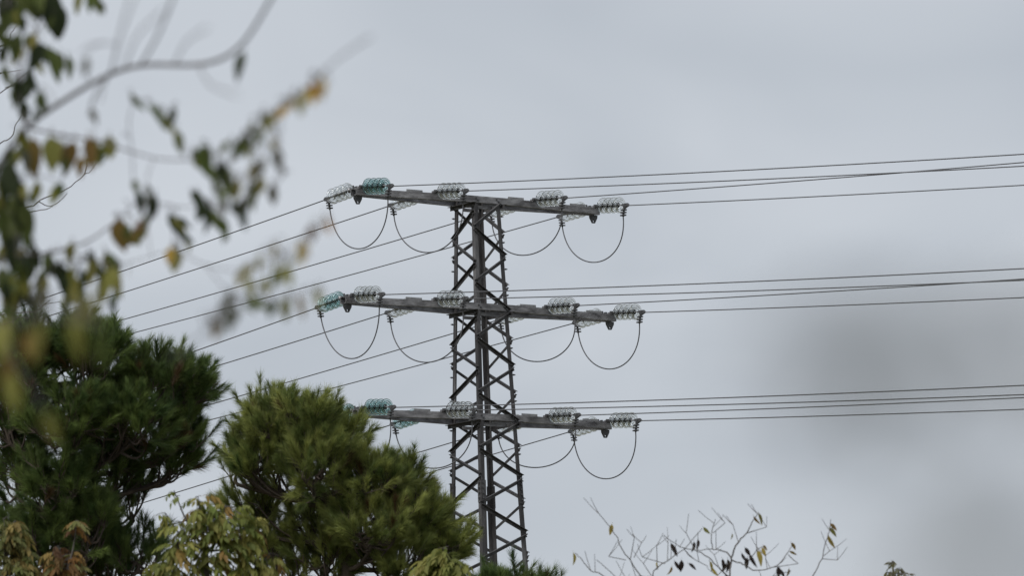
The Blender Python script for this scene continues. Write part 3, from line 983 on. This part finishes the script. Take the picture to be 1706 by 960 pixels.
for pxs, join in [
    ([(-40, 370), (44, 347), (75, 330), (109, 316), (141, 291), (150, 285), (175, 258)], True), ([(64, 336), (84, 344), (100, 335), (112, 322)], False), ([(141, 291), (146, 262), (146, 237)], False), ([(44, 354), (75, 349), (88, 344)], False),
    ([(-40, 275), (0, 240), (18, 228), (26, 210), (36, 190), (40, 175)], True), ([(-30, 90), (0, 77), (14, 66), (22, 50), (35, 32)], True), ([(0, 76), (18, 73)], False), ([(0, 59), (12, 44), (26, 28)], False),
    ([(-40, 170), (0, 153), (25, 137), (50, 116)], True), ([(8, 146), (30, 140), (40, 131)], False), ([(-30, 125), (0, 121), (36, 116)], True),
    ([(-30, 490), (16, 466), (36, 452), (47, 441), (54, 428), (58, 415)], True), ([(30, 458), (38, 455)], False), ([(-30, 440), (0, 424), (20, 404)], True), ([(2, 424), (4, 435)], False),
    ([(-40, 530), (0, 524), (30, 521), (58, 519), (75, 508), (100, 503)], True), ([(66, 512), (60, 495), (57, 487)], False), ([(22, 540), (24, 515), (28, 505)], False), ([(-20, 545), (30, 530), (50, 528)], True), ([(70, 511), (84, 500)], False),
    ]:
    far_twig(bare_l, bt, pxs, DB, 0.0085 if join else 0.006, 0.003, join, rg2)

# ---- nearly bare tree at the bottom, right of the tower
DR = 46.0
r0_ = at(1195, 1010, DR)
bare_r = thing('sparse_tree', Vector((r0_.x, r0_.y, 0)), 'nearly bare tree with a few yellow and dead leaves, bottom edge right of the tower', 'tree', 'leafless trees')
rt = smooth_path([Vector((r0_.x, r0_.y, 0)), Vector((r0_.x + .08, r0_.y, 2.2)), Vector((r0_.x - .05, r0_.y, 4.2)), at(1200, 1060, DR), at(1195, 1010, DR)], 4)
branch_part(bare_r, rt, 0.09, 0.022, n=8, name='trunk')
for pxs, join, w in [
    ([(1100, 1000), (1067, 960), (1042, 924), (1024, 889), (998, 857)], 1, 1.2), ([(1043, 934), (1014, 928)], 0, .7), ([(1060, 1000), (1005, 960), (984, 951), (970, 934), (958, 922)], 1, 1), ([(1060, 990), (1024, 960), (994, 934)], 1, .8),
    ([(1050, 934), (1057, 896)], 0, .7), ([(1056, 930), (1069, 905)], 0, .6), ([(1120, 1000), (1087, 960), (1110, 936), (1140, 915), (1170, 881)], 1, 1.2), ([(1215, 975), (1207, 956), (1185, 934), (1162, 919), (1132, 911), (1106, 892)], 1, 1.3),
    ([(1210, 1000), (1215, 960), (1217, 930), (1200, 917), (1185, 916), (1162, 917)], 1, 1.8), ([(1217, 932), (1230, 904), (1245, 887), (1254, 868), (1262, 857)], 0, 1.3), ([(1245, 889), (1277, 879)], 0, .8),
    ([(1187, 916), (1185, 892), (1192, 866)], 0, .8), ([(1188, 889), (1208, 872)], 0, .6), ([(1219, 934), (1237, 941), (1260, 951), (1290, 945), (1307, 930), (1320, 909)], 0, 1.1),
    ([(1241, 945), (1260, 919), (1275, 911)], 0, .8), ([(1330, 1000), (1354, 960), (1369, 930), (1378, 896), (1388, 876)], 1, 1.1), ([(1369, 932), (1395, 934)], 0, .6), ([(1371, 928), (1382, 919)], 0, .5),
    ([(1158, 917), (1143, 889)], 0, .6), ([(1112, 935), (1113, 905)], 0, .6), ([(1095, 950), (1094, 910)], 0, .7), ([(1108, 940), (1070, 929)], 0, .6), ([(1230, 904), (1221, 875)], 0, .6),
    ([(1199, 950), (1190, 925)], 0, .5), ([(1219, 936), (1195, 960)], 0, .8), ([(1278, 948), (1275, 927)], 0, .5), ([(1290, 946), (1330, 940)], 0, .6), ([(1086, 962), (1060, 962), (1030, 975)], 0, .7), ([(1140, 916), (1152, 930), (1180, 945)], 0, .7), ([(1205, 955), (1240, 975), (1300, 958), (1318, 952)], 0, .8), ([(1085, 960), (1072, 940)], 0, .6)]:
    tw = far_twig(bare_r, rt, pxs, DR, 0.0056 * w, 0.0026, bool(join), rg2)
    for q in range(2):                                # short side shoots
        p_ = tw[rg2.randint(len(tw) // 2, len(tw) - 1)]
        dv_ = img_dir(rg2.uniform(-160, -20)) + (ROT @ Vector((0, 0, 1))) * rg2.uniform(-0.8, 0.8)
        ln_ = rg2.uniform(0.05, 0.16)
        branch_part(bare_r, [p_, p_ + dv_ * ln_ * 0.5 + Z * 0.01, p_ + dv_ * ln_ + Z * 0.03], 0.003, 0.0018, n=4, name='twig')
for (x, y, ln, hd, ck) in [(1018, 884, 17, 95, 'yellow'), (955, 932, 18, 95, 'yellow'), (1123, 917, 22, 65, 'dead'), (1156, 913, 17, 95, 'dead'), (1162, 908, 15, 100, 'dead'), (1177, 886, 15, 55, 'olive'), (1259, 870, 18, 70, 'brown'), (1266, 866, 20, 70, 'olive'),
    (1322, 912, 15, 60, 'brown'), (1321, 923, 12, 40, 'brown'), (1273, 921, 15, 65, 'yellow'), (1265, 931, 24, 80, 'yellow'), (1246, 921, 16, 60, 'dead'), (1239, 932, 18, 75, 'dead'), (1251, 937, 24, 85, 'dead'), (1244, 940, 18, 100, 'dead'),
    (1383, 906, 24, 75, 'yellow'), (1387, 888, 18, 50, 'olive'), (1389, 879, 14, 50, 'brown'), (1128, 945, 18, 70, 'dead'), (1135, 945, 20, 90, 'dead'), (1155, 944, 16, 30, 'dead'), (1116, 953, 16, 110, 'brown'), (1185, 945, 16, 80, 'yellow'), (1191, 955, 16, 60, 'yellow'),
    (1204, 941, 16, 80, 'dead'), (1212, 944, 20, 95, 'dead'), (1207, 948, 16, 110, 'dead'), (1297, 955, 18, 90, 'dead'), (1303, 957, 16, 70, 'dead'), (1313, 956, 14, 100, 'brown'), (1220, 895, 9, 90, 'pale'), (1094, 944, 12, 90, 'yellow'), (1275, 914, 10, 60, 'brown')]:
    dv = img_dir(hd + rg2.uniform(-6, 6)) + (ROT @ Vector((0, 0, 1))) * rg2.uniform(-0.3, 0.3)
    L = ln * 1.15 * DR / FPX
    put_leaf(bare_r, at(x, y, DR) - dv.normalized() * L * 0.5, dv, L, C[ck], rg2, tilt=55, mesh=rg2.choice((LEAF[0], LEAF[2], LEAF[2])))

# ---- broad-leaved saplings along the bottom, pinnate drooping leaves
def make_sapling(seed, d, trunk_px, crown, n, size, colkeys, label, cat='tree', group='leafy saplings in front of the pines', stems=()):
    """crown: list of (px, py, rx, ry) patches to fill with leaves"""
    rgx = random.Random(seed)
    t0 = at(trunk_px[0], trunk_px[1] + 60, d)
    root = thing('leafy_sapling', Vector((t0.x, t0.y, 0)), label, cat, group)
    tp = smooth_path([Vector((t0.x, t0.y, 0)), Vector((t0.x + .06, t0.y, t0.z * 0.5)), t0, at(trunk_px[0], trunk_px[1], d)], 5)
    branch_part(root, tp, 0.05, 0.012, n=7, name='trunk')
    tot = sum(c[2] * c[3] for c in crown)
    fw = ROT @ Vector((0, 0, -1))
    for (cx, cy, rx, ry) in crown:
        k = max(2, int(n * rx * ry / tot))
        # each patch is a spray on its own branch
        st = min(tp, key=lambda q: (q - at(cx, cy + ry, d)).length)
        br = smooth_path([st, st.lerp(at(cx, cy + ry * .3, d), .6) - Z * .04, at(cx, cy - ry * 0.6, d)], 5)
        branch_part(root, br, 0.011, 0.004, n=5)
        for q in range(k):
            a, r = rgx.uniform(0, 6.283), math.sqrt(rgx.random())
            x, y = cx + rx * r * math.cos(a), cy + ry * r * math.sin(a)
            dd = d + rgx.uniform(-1, 1) * rx * d / FPX * 0.9
            p = at(x, y, dd)
            near_b = min(br, key=lambda w: (w - p).length)
            out = (p - near_b)
            out.z *= 0.3
            if out.length < 0.02:
                out = Vector((rgx.gauss(0, 1), rgx.gauss(0, 1), 0))
            out = (out.normalized() + Vector((rgx.gauss(0, .3), rgx.gauss(0, .3), rgx.uniform(-0.15, 0.35)))).normalized()
            L = size * rgx.uniform(0.75, 1.2)
            base = p - out * L * 0.45
            ck = rgx.choice(colkeys)
            o = put_leaf(root, base, out, L, ck, rgx, face=Z, tilt=30, mesh=rgx.choice(CLEAF))
            if (near_b - base).length > 0.02:
                branch_part(root, smooth_path([near_b, near_b.lerp(base, .5) + Z * .01, base], 2), .0035, .002, n=4, name='twig')
    return root
YG = [(0.2, 0.22, 0.05), (0.24, 0.245, 0.065), (0.29, 0.27, 0.075), (0.15, 0.18, 0.042)]
OR = [(0.25, 0.135, 0.04), (0.17, 0.1, 0.035), (0.27, 0.18, 0.055), (0.12, 0.062, 0.028)]
OG = [(0.18, 0.18, 0.06), (0.22, 0.21, 0.08), (0.13, 0.145, 0.045), (0.26, 0.2, 0.065)]
make_sapling(3, 46, (345, 920), [(290, 822, 10, 6), (330, 838, 30, 16), (275, 860, 9, 8), (300, 878, 14, 14), (375, 862, 44, 28), (410, 880, 30, 34), (345, 885, 34, 26), (295, 925, 34, 30), (375, 920, 40, 34), (450, 935, 22, 20), (420, 950, 36, 26), (270, 950, 34, 18), (335, 955, 30, 16)], 260, 0.17, YG + YG + [OR[2]], 'yellow green drooping leafy sapling between the two large pines')
make_sapling(4, 48, (10, 930), [(8, 872, 14, 12), (26, 880, 16, 18), (12, 910, 22, 24), (36, 925, 22, 22), (20, 950, 34, 18), (55, 955, 16, 12)], 150, 0.14, OG, 'olive leafy sapling in the bottom left corner')
make_sapling(6, 48, (112, 950), [(128, 876, 16, 10), (100, 925, 28, 14), (112, 945, 28, 18), (80, 952, 16, 12), (130, 930, 10, 16)], 80, 0.13, OR + OR + OG[:2], 'orange brown leafy sapling at the foot of the dark pine', )
make_sapling(9, 50, (738, 955), [(738, 922, 20, 10), (735, 938, 30, 14), (752, 950, 30, 16), (715, 952, 20, 12)], 100, 0.2, YG, 'pale green drooping sapling top in front of the middle pine')
make_sapling(12, 52, (1488, 990), [(1488, 945, 10, 12), (1496, 958, 22, 12), (1480, 962, 12, 10)], 60, 0.055, [(0.2, 0.17, 0.06), (0.15, 0.14, 0.05)], 'small yellowish shrub top at the bottom edge, far right')
# ---- shrub close in front of the camera, far out of focus
rg3 = random.Random(77)
sb = at(2250, 1500, 0.86)
shrub = thing('near_shrub', Vector((sb.x, sb.y, 0)), 'shrub shoots very close to the camera, blurred to grey smudges at lower right', 'shrub')
stem = smooth_path([Vector((sb.x, sb.y, 0)), Vector((sb.x + .02, sb.y, .8)), sb], 5)
branch_part(shrub, stem, .006, .003, name='stem')
NS = [(1395, 600, 230, 150, 'dark'), (1440, 625, 210, 170, 'dark'), (1390, 650, 180, 100, 'grey'), (1310, 630, 130, 160, 'grey'), (1545, 605, 150, 10, 'grey'), (1715, 600, 260, 160, 'dark'), (1630, 615, 170, 20, 'grey'), (1480, 670, 130, 80, 'grey'),
      (1660, 965, 240, 150, 'dark'), (1560, 900, 150, 170, 'grey'), (1470, 860, 120, 200, 'grey'), (1720, 900, 130, 30, 'grey'), (1690, 660, 120, 60, 'grey'), (1420, 560, 150, 190, 'dark'), (1360, 600, 140, 120, 'dark'), (1490, 600, 150, 140, 'dark'), (1690, 560, 150, 20, 'dark'), (1620, 930, 160, 160, 'dark'), (1700, 960, 160, 40, 'dark')]
for (pxs) in ([(2250, 1500), (2150, 1000), (1950, 680), (1720, 620), (1550, 625), (1400, 635), (1320, 650)], [(2250, 1500), (2050, 1150), (1850, 990), (1660, 930), (1560, 890), (1480, 850)]):
    pts = smooth_path([at(x, y, 0.86) for x, y in pxs], 6)
    branch_part(shrub, pts, .0016, .0006, n=5, name='stem')
for (x, y, ln, hd, ck) in NS:
    d = rg3.uniform(0.82, 1.05)
    dv = img_dir(hd)
    L = ln * d / FPX
    put_leaf(shrub, at(x, y, d) - dv * L * .5, dv, L, C[ck], rg3, tilt=25)
